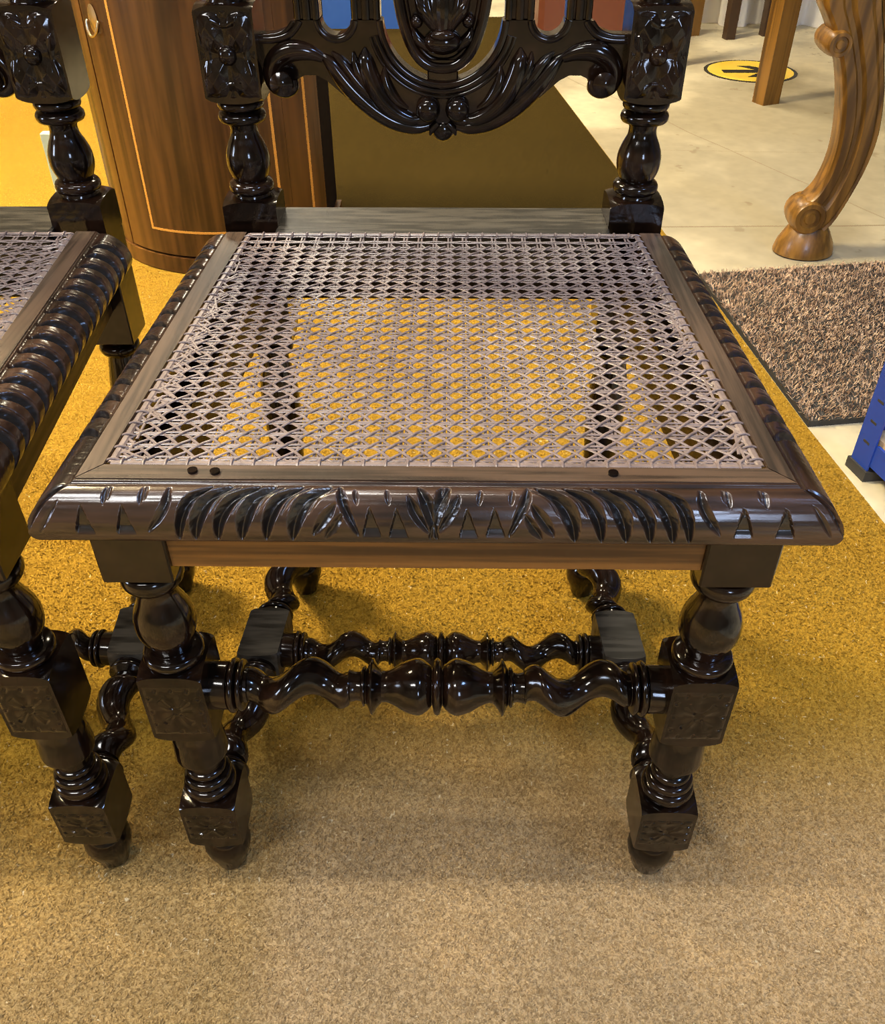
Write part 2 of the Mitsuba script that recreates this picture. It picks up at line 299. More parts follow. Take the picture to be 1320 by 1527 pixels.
# round floor sticker
sc = np.array([1.003, 2.864]); SR = .153
def disc(r, z0, z1, n=64): 
    m = trimesh.creation.cylinder(r, z1 - z0, sections=n); m.apply_translation((sc[0], sc[1], (z0 + z1) / 2)); return m
add('floor_sticker__border', disc(SR, FZ, FZ + .0010), 'sticker_black', False)
add('floor_sticker__face', disc(SR - .012, FZ + .0005, FZ + .0016), 'sticker_yellow', False)
arrow = Polygon([(-.095, -.020), (.02, -.020), (-.030, -.075), (.012, -.075), (.095, 0), (.012, .075), (-.030, .075), (.02, .020), (-.095, .020)])
am = slab(arrow, 0, .0008); am.apply_translation((sc[0], sc[1] - .01, FZ + .0014))
add('floor_sticker__arrow', am, 'sticker_black', False, label='black arrow')
labels['floor_sticker'] = {'label': 'round yellow floor sticker with a black arrow and black rim on the concrete', 'category': 'floor sticker'}

# ------------------------------------------------------------------ the carved chair (front legs on y = 0)
FX, RX, RY, BW = .1846, .1637, .3453, .0446
chair = []            # (key after the chair's own, mesh, bsdf, smooth angle, label)
def part(key, mesh, bsdf, smooth=35, lab=None, kind=None): chair.append((key, mesh, bsdf, smooth, lab, kind))

def front_leg_mesh():
    top = box(-BW / 2, BW / 2, -BW / 2, BW / 2, .3586, .4165, .0012)
    pr = [(.004, .3610), (.0150, .3600), (.0150, .3570)] + bead(.3480, .0085, .0135, .0206) + [(.0128, .3375)]
    vz = [.3375, .332, .325, .315, .305, .296, .288, .282, .2795]; vr = [.0122, .0126, .0150, .0190, .0206, .0196, .0165, .0142, .0138]
    s = spline(np.stack([vr, vz], 1), 5); pr += [tuple(q) for q in s] + bead(.2735, .0058, .0150, .0212)[::-1] + [(.0150, .266), (.004, .264)]
    pr = sorted([p for p in pr], key=lambda q: q[1])
    a = lathe(pr, 40)
    up_b = turned_block(BW, BW, .1985, .2695, .0075)
    cup = [(.004, .1465), (.0120, .1475), (.0125, .1530), (.0135, .1560), (.0185, .1575), (.0202, .1592), (.0205, .1620), (.0200, .1700), (.0192, .1800), (.0190, .1860), (.0172, .1900), (.0165, .1940), (.0165, .2020), (.004, .203)]
    b = lathe(cup, 40)
    rg = [(.004, .108), (.0190, .1090), (.0190, .1130)] + bead(.1190, .0060, .0170, .0208) + bead(.1300, .0048, .0150, .0186) + bead(.1390, .0040, .0125, .0155) + [(.0122, .1440), (.0122, .1500), (.004, .151)]
    c = lathe(rg, 40)
    lo = turned_block(BW, BW, .0555, .1130, .0075)
    ft = [(.0085, 0.0), (.0125, .0004), (.0135, .003), (.0150, .010), (.0185, .020), (.0200, .028), (.0195, .036), (.0165, .0415), (.0150, .0435)] + bead(.0490, .0045, .0155, .0182) + [(.0155, .055), (.0155, .060), (.004, .061)]
    d = lathe(ft, 40)
    return cat([top, a, up_b, b, c, lo, d])
fl = front_leg_mesh()
ros_s = rosette(.0405, .052, .0022, 'star'); ros_l = rosette(.0405, .034, .0022, 'star')
for i, sx in enumerate((-1, 1)):
    k = 'leg' + (f'_{i:03d}' if i else '')
    part(k, move(fl, t=(sx * FX, 0, 0)), 'ebony', 35, 'turned front leg with carved blocks')
    part(k + '__rosette', move(ros_s, t=(sx * FX, -BW / 2 + .0005, .2335)), 'ebony', 40)
    part(k + '__rosette_001', move(ros_l, t=(sx * FX, -BW / 2 + .0005, .0842)), 'ebony', 40)
def rear_leg_mesh():
    a = box(-BW / 2, BW / 2, -.021, .021, .335, .436, .001)
    pr = [(.004, .113), (.016, .114)] + bead(.122, .006, .016, .020)
    s = spline(np.array([(.0125, .132), (.0135, .16), (.0165, .20), (.019, .245), (.0185, .28), (.0145, .305), (.0125, .316)]), 5)
    pr += [tuple(q) for q in s] + bead(.324, .006, .0135, .019) + [(.016, .334), (.004, .336)]
    lo = turned_block(BW, BW, .0555, .1165, .0075)
    ft = [(.0085, 0.0), (.0125, .0004), (.0150, .010), (.0185, .020), (.0200, .028), (.0195, .036), (.0165, .0415), (.0150, .0435)] + bead(.0490, .0045, .0155, .0182) + [(.0155, .055), (.0155, .060), (.004, .061)]
    return cat([a, lathe(pr, 36), lo, lathe(ft, 36)])
rl = rear_leg_mesh()
for i, sx in enumerate((-1, 1)): part(f'leg_{i + 2:03d}', move(rl, t=(sx * RX, RY, 0)), 'ebony', 35, 'turned back leg')

# twisted stretchers, built along x and centred
def twist(u0, u1, e, rc, turns, hand, ph, n=70, k=22):
    """barley twist: an eccentric circle wound along the axis"""
    u = np.linspace(u0, u1, n); t = (u - u0) / (u1 - u0); env = np.clip(np.minimum(t, 1 - t) * 6.5, 0, 1) ** .7
    p = ph + hand * 2 * np.pi * turns * t; a = np.arange(k) / k * 2 * np.pi
    return loft([np.stack([np.full(k, x), q * e * math.cos(f) + (rc * (.86 + .14 * q)) * np.cos(a), q * e * math.sin(f) + (rc * (.86 + .14 * q)) * np.sin(a)], -1) for x, f, q in zip(u, p, env)])
def xl(pr, n=36): return move(lathe(sorted(pr, key=lambda q: q[1]), n), ROTX)
def stretcher(L, rs=1.0):
    """half lengths L; disc, two vases, spiked rings, twists, end rings and plain ends"""
    s = L / .1625; out = []
    disc_ = bead(0, .0036, .0135, .0205)
    vase = [tuple(q) for q in spline(np.array([(.0135, .0040), (.0165, .0062), (.0200, .0115), (.0203, .0165), (.0178, .0240), (.0138, .0310), (.0116, .0365), (.0114, .0400)]), 5)]
    rest = [(.0130, .0415), (.0160, .0440), (.0203, .0463), (.0203, .0475), (.0150, .0500), (.0128, .0512)] + bead(.0530, .0014, .0128, .0146, 5) + [(.0112, .0550), (.0104, .0580), (.0110, .0610), (.0120, .0640), (.004, .0665)]
    half = disc_[4:] + vase + rest
    full = [(r * rs, z * s) for r, z in [(.0, 0)] * 0 + half] + [(r * rs, -z * s) for r, z in half]
    out.append(xl(full))
    for sg in (-1, 1):
        out.append(twist(sg * .0625 * s, sg * .1395 * s, .0072 * rs, .0136 * rs, 1.35, 1, sg * math.pi / 2 - 2 * math.pi * .135))
        end = [(.004, .1360), (.0125, .1370), (.0130, .1390)] + bead(.1418, .0026, .0150, .0190) + bead(.1475, .0030, .0160, .0202) + [(.0175, .1508), (.0178, .1525), (.0178, .1640), (.004, .1650)]
        out.append(xl([(r * rs, sg * z * s) for r, z in end]))
    return cat(out)
part('front_stretcher', move(stretcher(.1623), t=(0, 0, .2365)), 'ebony', 40)
part('cross_stretcher', move(stretcher(.1550, .95), t=(.0, .172, .083)), 'ebony', 40)
def side_stretcher():
    """from the front leg's block (y = .0223) over the middle block to the back leg's block, built on the y axis"""
    def yl(pr): return move(lathe(sorted(pr, key=lambda q: q[1]), 32), np.array([[1, 0, 0], [0, 0, 1], [0, -1, 0]], float))
    out = []
    for y0, y1, hnd in ((.021, .150, 1), (.208, .324, -1)):
        out.append(yl([(.004, y0), (.0165, y0 + .0005), (.0165, y0 + .008)] + bead(y0 + .012, .0035, .0150, .0185) + [(.0110, y0 + .019), (.0120, y0 + .024), (.004, y0 + .026)]))
        out.append(yl([(.004, y1), (.0165, y1 - .0005), (.0165, y1 - .006)] + bead(y1 - .010, .0035, .0150, .0185) + [(.0110, y1 - .017), (.0120, y1 - .022), (.004, y1 - .024)]))
        t = twist(y0 + .020, y1 - .018, .0066, .0150, 1.3, hnd, math.pi * .25); v = t.vertices.copy(); t.vertices = np.stack([-v[:, 1], v[:, 0], v[:, 2]], 1); out.append(t)
    return cat(out[:3]), cat(out[3:])
ss = side_stretcher(); mbk = move(turned_block(.0385, .0385, -.0325, .0325, .007), np.array([[1, 0, 0], [0, 0, -1], [0, 1, 0]], float))
for i, sx in enumerate((-1, 1)):
    m, m2 = ss[0].copy(), ss[1].copy(); b = move(mbk, t=(0, .179, 0))
    for q in (m, m2, b): q.vertices[:, 0] = sx * (FX - (FX - RX) / RY * q.vertices[:, 1]) + q.vertices[:, 0] * sx; q.vertices[:, 2] += .083
    if sx < 0: m.invert(); m2.invert(); b.invert()
    k = 'side_stretcher' + (f'_{i:03d}' if i else '')
    part(k + '__middle_block', b, 'grey_sheen_wood', 30, 'square block in the middle with painted grey sheen'); part(k + '__twist', m, 'ebony', 40); part(k + '__twist_001', m2, 'ebony', 40)

# seat: aprons, flat frame with carved moulding, cane
part('apron', box(-FX + .0215, FX - .0215, -.0185, .002, .3695, .4165, .001), 'apron_wood', False, 'plain brown front apron')
for i, sx in enumerate((-1, 1)):
    m = box(-.010, .010, .0215, .324, .3690, .4165, .001); m.vertices[:, 0] = sx * (FX - .0005 - (FX - RX) / RY * m.vertices[:, 1]) + m.vertices[:, 0]
    part(f'apron_{i + 1:03d}', m, 'dark_apron', False)
part('apron_003', box(-.143, .143, .336, .356, .378, .436, .001), 'ebony', False)

FY0, CY0, CY1 = -.0362, -.0222, .3110      # front edge of the flat frame; the cane opening
fxo = lambda y: .1973 - .040 * (y - FY0)     # outer edge of the flat side frames
cxi = lambda y: .1840 - .055 * (y - CY0)     # cane opening
KF, KS = .63, .92                             # how far the moulding stands out at the front and at the sides
ST = .4500
prof = np.array([(0, .4495), (.0012, .4480), (.0025, .4482), (.006, .4482), (.011, .4470), (.0165, .4440), (.0215, .4395), (.0252, .4340), (.0268, .4285), (.0262, .4235), (.0235, .4195), (.0195, .4172), (.014, .4165), (-.003, .4165)])
prof = spline(prof, 4)
pl = np.r_[0, np.cumsum(np.linalg.norm(np.diff(prof, axis=0), axis=1))]
i0, i1 = np.argmin(np.abs(prof[:, 0] - .003) + (prof[:, 1] < .44)), np.argmin(np.abs(prof[:, 1] - .4195) + 10 * (prof[:, 0] < .02))
q = np.linspace(0, 1, 56); pp = np.interp(np.r_[0, pl[i0] * .5, pl[i0] + (pl[i1] - pl[i0]) * q, pl[i1] + (pl[-1] - pl[i1]) * np.array([.25, .5, 1])], pl, np.arange(len(pl)))
PO = np.stack([np.interp(pp, np.arange(len(pl)), prof[:, 0]), np.interp(pp, np.arange(len(pl)), prof[:, 1])], 1)
PT = np.r_[-.1, -.05, q, 1.05, 1.1, 1.2]     # carving coordinate across the moulding: 0 top, 1 bottom edge
nt = np.gradient(PO, axis=0); PN = np.stack([-nt[:, 1], nt[:, 0]], 1); PN /= np.linalg.norm(PN, axis=1, keepdims=True)
PN[PN[:, 0] < 0] *= np.where((PO[PN[:, 0] < 0, 0] > .01)[:, None], -1, 1)
W_ = pl[i1] - pl[i0]                          # carved width in metres
def gouges(S, Tt, strokes):
    """depth of chisel cuts at surface points (s metres, t 0..1): polylines with a width, V-shaped, tapering to the tips"""
    d = np.zeros_like(S)
    for pts, wid, dep in strokes:
        if pts == 'chip':        # triangular chip, deepest at its foot
            g = (Tt - (dep - .34)) / .44; ok = (g > 0) & (g < 1) & (np.abs(S - wid + .0008 * (1 - g)) < .0052 * g); d[ok] = np.maximum(d[ok], .0006 + .0030 * g[ok] * np.clip((1 - g[ok]) / .22, 0, 1)); continue
        p = spline(np.array(pts), 6) if len(pts) > 2 else np.array([np.array(pts[0]) + (np.array(pts[1]) - np.array(pts[0])) * t for t in np.linspace(0, 1, 8)])
        m = (S > p[:, 0].min() - .01) & (S < p[:, 0].max() + .01)
        if not m.any(): continue
        a = np.stack([S[m], Tt[m] * W_], -1); pq = p * [1, W_]; L = np.linspace(0, 1, len(p)); best = np.full(len(a), -9.0)
        for j in range(len(p) - 1):
            e = pq[j + 1] - pq[j]; t = np.clip(((a - pq[j]) @ e) / (e @ e + 1e-15), 0, 1)
            dist = np.linalg.norm(a - pq[j] - t[:, None] * e, axis=1); w = wid * np.sin(np.pi * (.06 + .90 * (L[j] + (L[j + 1] - L[j]) * t))) ** .7
            best = np.maximum(best, np.clip(1 - dist / w, 0, 1) * np.minimum(1, w / wid + .2))
        x = d[m]; d[m] = np.maximum(x, dep * np.clip(best, 0, 1) ** .8)
    return d
def px_s(x): return (x - 655) / 2675.0
def front_strokes():
    st = []
    def both(pts, w, d):
        st.append((pts, w, d)); st.append(([(-a, b) for a, b in pts], w, d))
    def tri(x, y):   # triangular chip: three fat short cuts
        st.append(('chip', x, y)); st.append(('chip', -x, y))
    # corner leaf
    both([(-.2000, .02), (-.2115, .30), (-.2225, .80)], .0030, .0022); both([(-.2040, .35), (-.2100, .60), (-.2150, .80)], .0018, .0012); both([(-.2130, .10), (-.2215, .45), (-.2260, .75)], .0020, .0014)
    tri(px_s(146), .72); tri(px_s(206), .72)
    for x in (180, 233): both([(px_s(x), .08), (px_s(x - 3), .38)], .0016, .0014); both([(px_s(x + 6), .05), (px_s(x + 4), .30)], .0012, .0010)
    both([(px_s(271), .08), (px_s(268), .35), (px_s(256), .58), (px_s(240), .78)], .0030, .0022)
    # the six big leaf flutes
    for a, b, w in ((333, 281, .0036), (362, 305, .0048), (402, 338, .0042), (425, 373, .0050), (465, 409, .0042), (505, 448, .0052)):
        both([(px_s(a), .04), (px_s(a - (a - b) * .55), .26), (px_s(b + 8), .58), (px_s(b), .92)], w, .0042)
        both([(px_s(a + 14), .06), (px_s(a + 14 - (a - b) * .5), .24), (px_s(b + 26), .52)], .0016, .0012)
    both([(px_s(512), .36), (px_s(497), .58), (px_s(480), .82)], .0036, .0026); both([(px_s(522), .52), (px_s(510), .70), (px_s(497), .88)], .0030, .0022)
    both([(px_s(519), .04), (px_s(525), .36), (px_s(545), .82)], .0030, .0026)
    tri(px_s(565), .74); tri(px_s(604), .76)
    for x in (541, 587): both([(px_s(x), .10), (px_s(x + 3), .36)], .0015, .0013)
    # centre fan
    both([(px_s(619), .22), (px_s(630), .50), (px_s(648), .78)], .0032, .0024); both([(px_s(634), .04), (px_s(648), .40), (px_s(660), .88)], .0040, .0032)
    st.append(([(px_s(667), .04), (px_s(666), .4)], .0036, .0026))
    return st
def side_strokes(L):
    st = []; n = int(L / .0195)
    for k in range(n):
        s = .012 + k * .0195
        st.append(([(s - .007, -.02), (s - .001, .18), (s + .003, .5), (s + .000, .80), (s - .009, 1.02)], .0046, .0046))
        st.append(([(s + .006, .10), (s + .0085, .35), (s + .009, .62)], .0014, .0009))
    return st
def rail(kind, sx=1):
    """flat board and carved moulding as one closed loft along the side"""
    n = 900 if kind == 'front' else 620; tt = np.linspace(0, 1, n); o = PO[:, 0]; rings = []
    if kind == 'front':
        xe = fxo(FY0) + o * KS; S = np.stack([-xe + 2 * xe * t for t in tt]); D = gouges(S, np.broadcast_to(PT, S.shape), front_strokes())
        R = np.stack([S, FY0 - (o * KF - D * PN[:, 0] * np.sign(PN[:, 0])), np.broadcast_to(PO[:, 1], S.shape) - D * np.maximum(PN[:, 1], 0)], -1)
        xi = cxi(CY0) + .0; inner = lambda t, z: np.array([(-xi + 2 * xi * t), CY0, z]); extra = [(ST - .018), ST]
        xo = fxo(FY0); flat = lambda t: np.array([-xo + 2 * xo * t, FY0, ST])
    else:
        ye0 = FY0 - o * KF; y1 = .312; S = np.stack([a + (y1 - a) * t for t, a in [(t, ye0) for t in tt]]); 
        st = side_strokes(y1 - .012); st = [([(a + .004, b) for a, b in p], w, d) for p, w, d in st] + [([(FY0 - .002, .05), (FY0 - .010, .5), (FY0 - .019, .9)], .003, .002)]
        D = gouges(S, np.broadcast_to(PT, S.shape), st)
        X = fxo(np.maximum(S, FY0)) + (o * KS - D * np.maximum(PN[:, 0], 0))
        R = np.stack([sx * X, S, np.broadcast_to(PO[:, 1], S.shape) - D * np.maximum(PN[:, 1], 0)], -1)
        inner = lambda t, z: np.array([sx * cxi(CY0 + (y1 - CY0) * t), CY0 + (y1 - CY0) * t, z]); extra = [(ST - .018), ST]
        flat = lambda t: np.array([sx * fxo(FY0 + (y1 - FY0) * t), FY0 + (y1 - FY0) * t, ST])
    full = []
    for t, r in zip(tt, R):
        a = inner(t, ST - .018); b = inner(t, ST - .0008); c = flat(t); c2 = b + (c - b) * .06; c2[2] = ST; c3 = b + (c - b) * .97; c3[2] = ST
        und = r[-1].copy()
        full.append(np.vstack([a, b, c2, (c2 + c3) / 2, c3, r, (und * .5 + a * .5) * [1, 1, 0] + [0, 0, ST - .0335]]))
    full = np.array(full); cut = np.zeros(full.shape[:2]); cut[:, 5:5 + D.shape[1]] = D
    full, cut = np.concatenate([full[:1], full, full[-1:]]), np.concatenate([cut[:1], cut, cut[-1:]])
    m = loft(full); v = full.reshape(-1, 3); sc_ = np.array([22, 170, 170]) if kind == 'front' else np.array([170, 22, 170])
    g = meshkit.fbm(v * sc_, 3) * .6 + meshkit.fbm(v * 14, 2, 4) * .4; g = np.clip((g - .38) / .3, 0, 1)[:, None]
    c = np.array([.008, .004, .003]) * (1 - g) + np.array([.052, .026, .0155]) * g; k = np.clip(cut.reshape(-1) / .0016, 0, 1)[:, None]; c = c * (1 - k) + np.array([.006, .005, .005]) * k
    return m, np.vstack([c, c[:1], c[-1:]])
part('seat_rail', rail('front'), 'carved_wood', True, 'front seat rail with leaf-carved edge')
part('seat_rail_001', rail('side', -1), 'carved_wood', True, 'side seat rail with gadroon-carved edge')
part('seat_rail_002', rail('side', 1), 'carved_wood', True, 'side seat rail with gadroon-carved edge')
part('seat_rail_003', box(-.1425, .1425, .3105, .3715, .432, ST, .0015), 'grey_sheen_wood', False, 'flat back seat rail with painted grey sheen')
# thin worn boards of the flat frame are the rails' upper faces: laid in as veneer-thick boards
def board(pts): return hullbox([(x, y, z) for x, y in pts for z in (ST - .004, ST + .0006)])
e = .0012
part('seat_rail__flat_board', board([(-cxi(CY0) - .0, CY0), (cxi(CY0), CY0), (fxo(FY0) - e, FY0 + e), (-fxo(FY0) + e, FY0 + e)]), 'worn_wood', False, 'worn brown flat face')
for i, sx in enumerate((-1, 1)):
    part(f'seat_rail_{i + 1:03d}__flat_board', board([(sx * (cxi(CY0) + .0006), CY0 + .0004), (sx * (fxo(FY0) - e), FY0 + .0022), (sx * (fxo(.311) - e), .311), (sx * cxi(.311), .311)]), 'worn_wood_side', False, 'worn brown flat face')
for i, (x, y) in enumerate(((-.1330, -.0285), (-.1205, -.0292), (.098, -.0285))):
    m = trimesh.creation.cylinder(.0028, .003, sections=14); m.apply_translation((x, y, ST + .0006)); part('seat_rail__peg' + (f'_{i:03d}' if i else ''), m, 'ebony', False)

# cane: the six-way weave, each strand a flat ribbon
def ribbon(P, Z, w, th=.0004):
    """ribbon through points P (n, 2) with heights Z"""
    t = np.gradient(P, axis=0); t /= np.linalg.norm(t, axis=1, keepdims=True) + 1e-12; s = np.stack([-t[:, 1], t[:, 0]], 1) * w / 2
    a, b = P - s, P + s; n = len(P)
    v = np.stack([np.c_[a, Z - th * .6], np.c_[P - s * .5, Z + th * .5], np.c_[P + s * .5, Z + th * .5], np.c_[b, Z - th * .6]], 1).reshape(-1, 3)
    i = np.arange(n - 1)[:, None] * 4; f = []
    for k in range(3): f += [i + [k, k + 4, k + 5], i + [k, k + 5, k + 1]]
    f += [i + [3, 7, 4], i + [3, 4, 0]]
    return v, np.vstack(f)
def cane():
    p = .0123; zc = ST - .0012; VV, FF, off = [], [], 0
    def put(P, Z, w):
        nonlocal off
        ins = (P[:, 1] > CY0 + .001) & (P[:, 1] < CY1 - .001) & (np.abs(P[:, 0]) < cxi(P[:, 1]) - .001)
        idx = np.where(ins)[0]
        if len(idx) < 3: return
        for run in np.split(idx, np.where(np.diff(idx) > 1)[0] + 1):
            if len(run) < 3: continue
            v, f = ribbon(P[run], Z[run], w); VV.append(v); FF.append(f + off); off += len(v)
    H = p / 4; y0 = CY0 + .0085; x0 = p / 2; ny = int((CY1 - CY0) / p) + 1
    ys = np.arange(CY0, CY1, H); xs = np.arange(-.19, .19, H)
    for i in range(-16, 16):
        for s in (-1, 1):
            x = x0 + i * p + s * .0013 + rng.normal(0, .00018); ph = np.cos(np.pi * (ys - y0) / p * 1.0 + (s > 0) * np.pi)
            put(np.stack([np.full(len(ys), x) + .00015 * np.sin(ys * 90 + i), ys], 1), zc - .0004 + .00025 * ph, .0018)
    for j in range(-1, ny + 1):
        for s in (-1, 1):
            y = y0 + j * p + s * .0013 + rng.normal(0, .00018); ph = np.cos(np.pi * (xs - x0) / p + (s > 0) * np.pi)
            put(np.stack([xs, np.full(len(xs), y) + .00015 * np.sin(xs * 90 + j), ], 1), zc + .0003 + .00025 * ph, .0018)
    tt = np.arange(-.3, .3, H * 1.2)
    for i in range(-48, 48):
        for sg in (-1, 1):
            x = x0 + (i + .5) * p + tt; y = y0 + sg * tt
            ph = np.cos(2 * np.pi * tt / p) * (1 if sg > 0 else -1)
            put(np.stack([x, y + rng.normal(0, .0002)], 1), zc + .0008 + .0004 * ph + .0002 * sg, .0020)
    # extra strands that fill the tapered edges, and the binding strip with its loops
    for sx in (-1, 1):
        for k in range(46):
            ya = rng.uniform(CY0 + .01, CY1 - .02); l = rng.uniform(.012, .028); ang = rng.choice([.9, 2.2, 1.57, .5, 2.6]) + rng.normal(0, .15)
            c = np.array([sx * (cxi(ya) - .009), ya]); d = np.array([math.cos(ang), math.sin(ang)]); t = np.linspace(-l / 2, l / 2, 8)
            put(c + t[:, None] * d, np.full(8, zc + .0011), .0019)
    edge = [np.array([-cxi(CY0) + .003, CY0 + .0026]), np.array([cxi(CY0) - .003, CY0 + .0026]), np.array([cxi(CY1) - .003, CY1 - .0026]), np.array([-cxi(CY1) + .003, CY1 - .0026])]
    for a, b in zip(edge, edge[1:] + edge[:1]):
        L = np.linalg.norm(b - a); n = int(L / .004); P = a + (b - a) * np.linspace(0, 1, n)[:, None]
        v, f = ribbon(P, np.full(n, zc + .0013), .0046, .0008); VV.append(v); FF.append(f + off); off += len(v)
        d = (b - a) / L; nn = np.array([-d[1], d[0]])
        for s in np.arange(p / 2, L, p):
            c = a + d * s; P = c + nn * np.linspace(-.0034, .0046, 6)[:, None]
            v, f = ribbon(P, zc + .0013 + .0013 * np.sin(np.linspace(0, np.pi, 6)), .0018, .0006); VV.append(v); FF.append(f + off); off += len(v)
    return trimesh.Trimesh(np.vstack(VV), np.vstack(FF), process=False)
part('cane_panel', cane(), 'cane', False, 'open woven cane seat', 'stuff')

# back: posts, carved lower rail, slats, medallion, upper rail (above the picture)
PY = .345
def vase_(z0):   # the turned vase between two blocks, z0 = top of the block below
    pr = [(.004, z0 - .004), (.0165, z0 - .001), (.0150, z0 + .0035)] + bead(z0 + .0095, .0052, .0150, .0190)
    s = spline(np.array([(.0136, z0 + .0150), (.0152, z0 + .0180), (.0174, z0 + .0240), (.0182, z0 + .0305), (.0175, z0 + .0375), (.0148, z0 + .0450), (.0120, z0 + .0510), (.0112, z0 + .0560), (.0120, z0 + .0605)]), 6)
    pr += [tuple(q) for q in s] + bead(z0 + .0660, .0048, .0150, .0195) + bead(z0 + .0755, .0040, .0155, .0188) + [(.0170, z0 + .0800), (.0170, z0 + .0870), (.004, z0 + .0880)]
    return lathe(pr, 40)
def post_mesh():
    a = turned_block(.0452, .0432, .4340, .4710, .0065)
    b = turned_block(.0446, .0440, .5485, .6180, .0075)
    out = [a, vase_(.4690), b]
    up_ = [vase_(.6165), turned_block(.0446, .0440, .6985, .7735, .0075), lathe([(.004, .770), (.016, .772)] + bead(.780, .005, .014, .019) + [tuple(q) for q in spline(np.array([(.010, .788), (.014, .80), (.0165, .815), (.012, .832), (.003, .842)]), 5)], 32)]
    return cat(out + up_)
pm = post_mesh(); ros_b = rosette(.0425, .0615, .0036, 'bold', 60, 84)
for i, sx in enumerate((-1, 1)):
    k = 'back_post' + (f'_{i:03d}' if i else '')
    part(k, move(pm, t=(sx * RX, PY, 0)), 'ebony', 35)
    part(k + '__rosette', move(ros_b, t=(sx * RX, PY - .0215, .5838)), 'ebony', 40)
    part(k + '__rosette_001', move(ros_b, t=(sx * RX, PY - .0215, .7360)), 'ebony', 40)

def back_rail_mesh():
    arc = lambda c, r, a0, a1, n: [(c[0] + r * math.cos(math.radians(a)), c[1] + r * math.sin(math.radians(a))) for a in np.linspace(a0, a1, n)]
    ring_c, ring_r = (0, .6075), .0460
    top = [(-.1440, .5945), (-.1290, .5950), (-.1200, .5985), (-.1145, .6040), (-.1129, .6049)] + [(-.0934, .6049)] + arc((-.08135, .6065), .01205, 187, 353, 12) + [(-.0693, .6049), (-.0473, .6049)]
    ringl = [p for p in arc(ring_c, ring_r, 184, 270, 16)]
    bot = [(-.1440, .5730), (-.1395, .5600), (-.1340, .5545), (-.1255, .5530), (-.1175, .5560), (-.1145, .5640), (-.1085, .5668), (-.0990, .5668), (-.0915, .5630), (-.0775, .5510), (-.0640, .5410), (-.0520, .5340), (-.0420, .5295), (-.0314, .5265), (-.0220, .5248), (-.0120, .5250), (-.004, .5275), (0, .5300)]
    half = Polygon(top + ringl + bot[::-1])
    full = half.union(Polygon([(-x, z) for x, z in half.exterior.coords])).buffer(.0002)
    y0, y1 = PY - .007, PY + .010
    out = [extrude_xz(full, y0, y1)]; yf = y0; H = []
    # moulded beads along the slot, the top edge and the ring
    H.append(stroke([(-.1425, .5915), (-.1290, .5918), (-.1180, .5950), (-.1105, .6020), (-.1092, .6048)], [.0026] * 5, yf, .8))
    H.append(stroke([(-.1425, .5945), (-.1290, .5950), (-.1195, .5985), (-.1140, .6045)], [.0014] * 4, yf, .8))
    sl = arc((-.08135, .6065), .0150, 186, 354, 12); H.append(stroke(sl, [.0022] * len(sl), yf, .8, 3))
    sl = arc((-.08135, .6065), .0125, 186, 354, 12); H.append(stroke(sl, [.0010] * len(sl), yf, .9, 3))
    # C-scroll by the post
    H.append(stroke([(-.0930, .5790), (-.1050, .5835), (-.1180, .5840), (-.1290, .5785), (-.1345, .5690), (-.1330, .5590), (-.1255, .5545), (-.1185, .5575), (-.1180, .5635)], [.0034, .0064, .0080, .0078, .0068, .0056, .0048, .0044, .0036], yf, .9, 8, 14))
    H.append(move(lathe([(.0005, 0), (.0062, .0006), (.0082, .003), (.0088, .009), (.004, .012)][::1], 24), np.array([[1, 0, 0], [0, 0, 1], [0, -1, 0]], float).T @ np.diag([1, 1, 1]), (-.1248, yf - .0085, .5640)))
    # acanthus leaves sweeping from the middle scroll
    H.append(stroke([(-.0950, .5820), (-.0880, .5760), (-.0790, .5640), (-.0680, .5520), (-.0540, .5400), (-.0380, .5310), (-.0220, .5275), (-.0110, .5290)], [0.0016, 0.0049, 0.0068, 0.0073, 0.0070, 0.0062, 0.0054, 0.0035], yf, .9, 8, 14))
    H.append(stroke([(-.0860, .5835), (-.0780, .5760), (-.0690, .5640), (-.0590, .5530), (-.0480, .5440)], [0.0011, 0.0038, 0.0049, 0.0046, 0.0019], yf - .001, 1.0, 8, 12))
    H.append(stroke([(-.0600, .5865), (-.0600, .5780), (-.0570, .5650), (-.0500, .5510), (-.0390, .5400), (-.0260, .5340), (-.0160, .5355)], [0.0011, 0.0062, 0.0078, 0.0076, 0.0068, 0.0054, 0.0030], yf - .001, 1.0, 8, 14))
    H.append(stroke([(-.0690, .5835), (-.0680, .5760), (-.0640, .5650), (-.0570, .5540)], [0.0008, 0.0032, 0.0043, 0.0014], yf - .002, 1.0, 8, 12))
    H.append(stroke([(-.0450, .5740), (-.0455, .5660), (-.0430, .5570), (-.0370, .5480), (-.0280, .5420)], [0.0008, 0.0035, 0.0049, 0.0043, 0.0016], yf - .001, 1.0, 8, 12))
    H.append(stroke([(-.0260, .5345), (-.0170, .5330), (-.0085, .5370), (-.0060, .5430), (-.0085, .5490)], [0.0032, 0.0046, 0.0046, 0.0038, 0.0019], yf, 1.1, 8, 12))
    out += H + [mirror(h) for h in H]
    for R_, w, dy in ((.0482, .0026, -.0005), (.0530, .0024, 0), (.0570, .0014, 0)):
        rp = arc(ring_c, R_, 180 + (3 if R_ < .052 else 14), 360 - (3 if R_ < .052 else 14), 40); out.append(stroke(rp, [w] * len(rp), yf + dy, .9, 2))
    for sx in (-1, 1): out.append(ball((sx * .0118, yf - .0040, .5425), .0096, 3, (1, .85, 1)))
    # pendant leaf under the middle
    out.append(ball((0, yf + .004, .5245), .0090, 3, (1.0, .75, .95)))
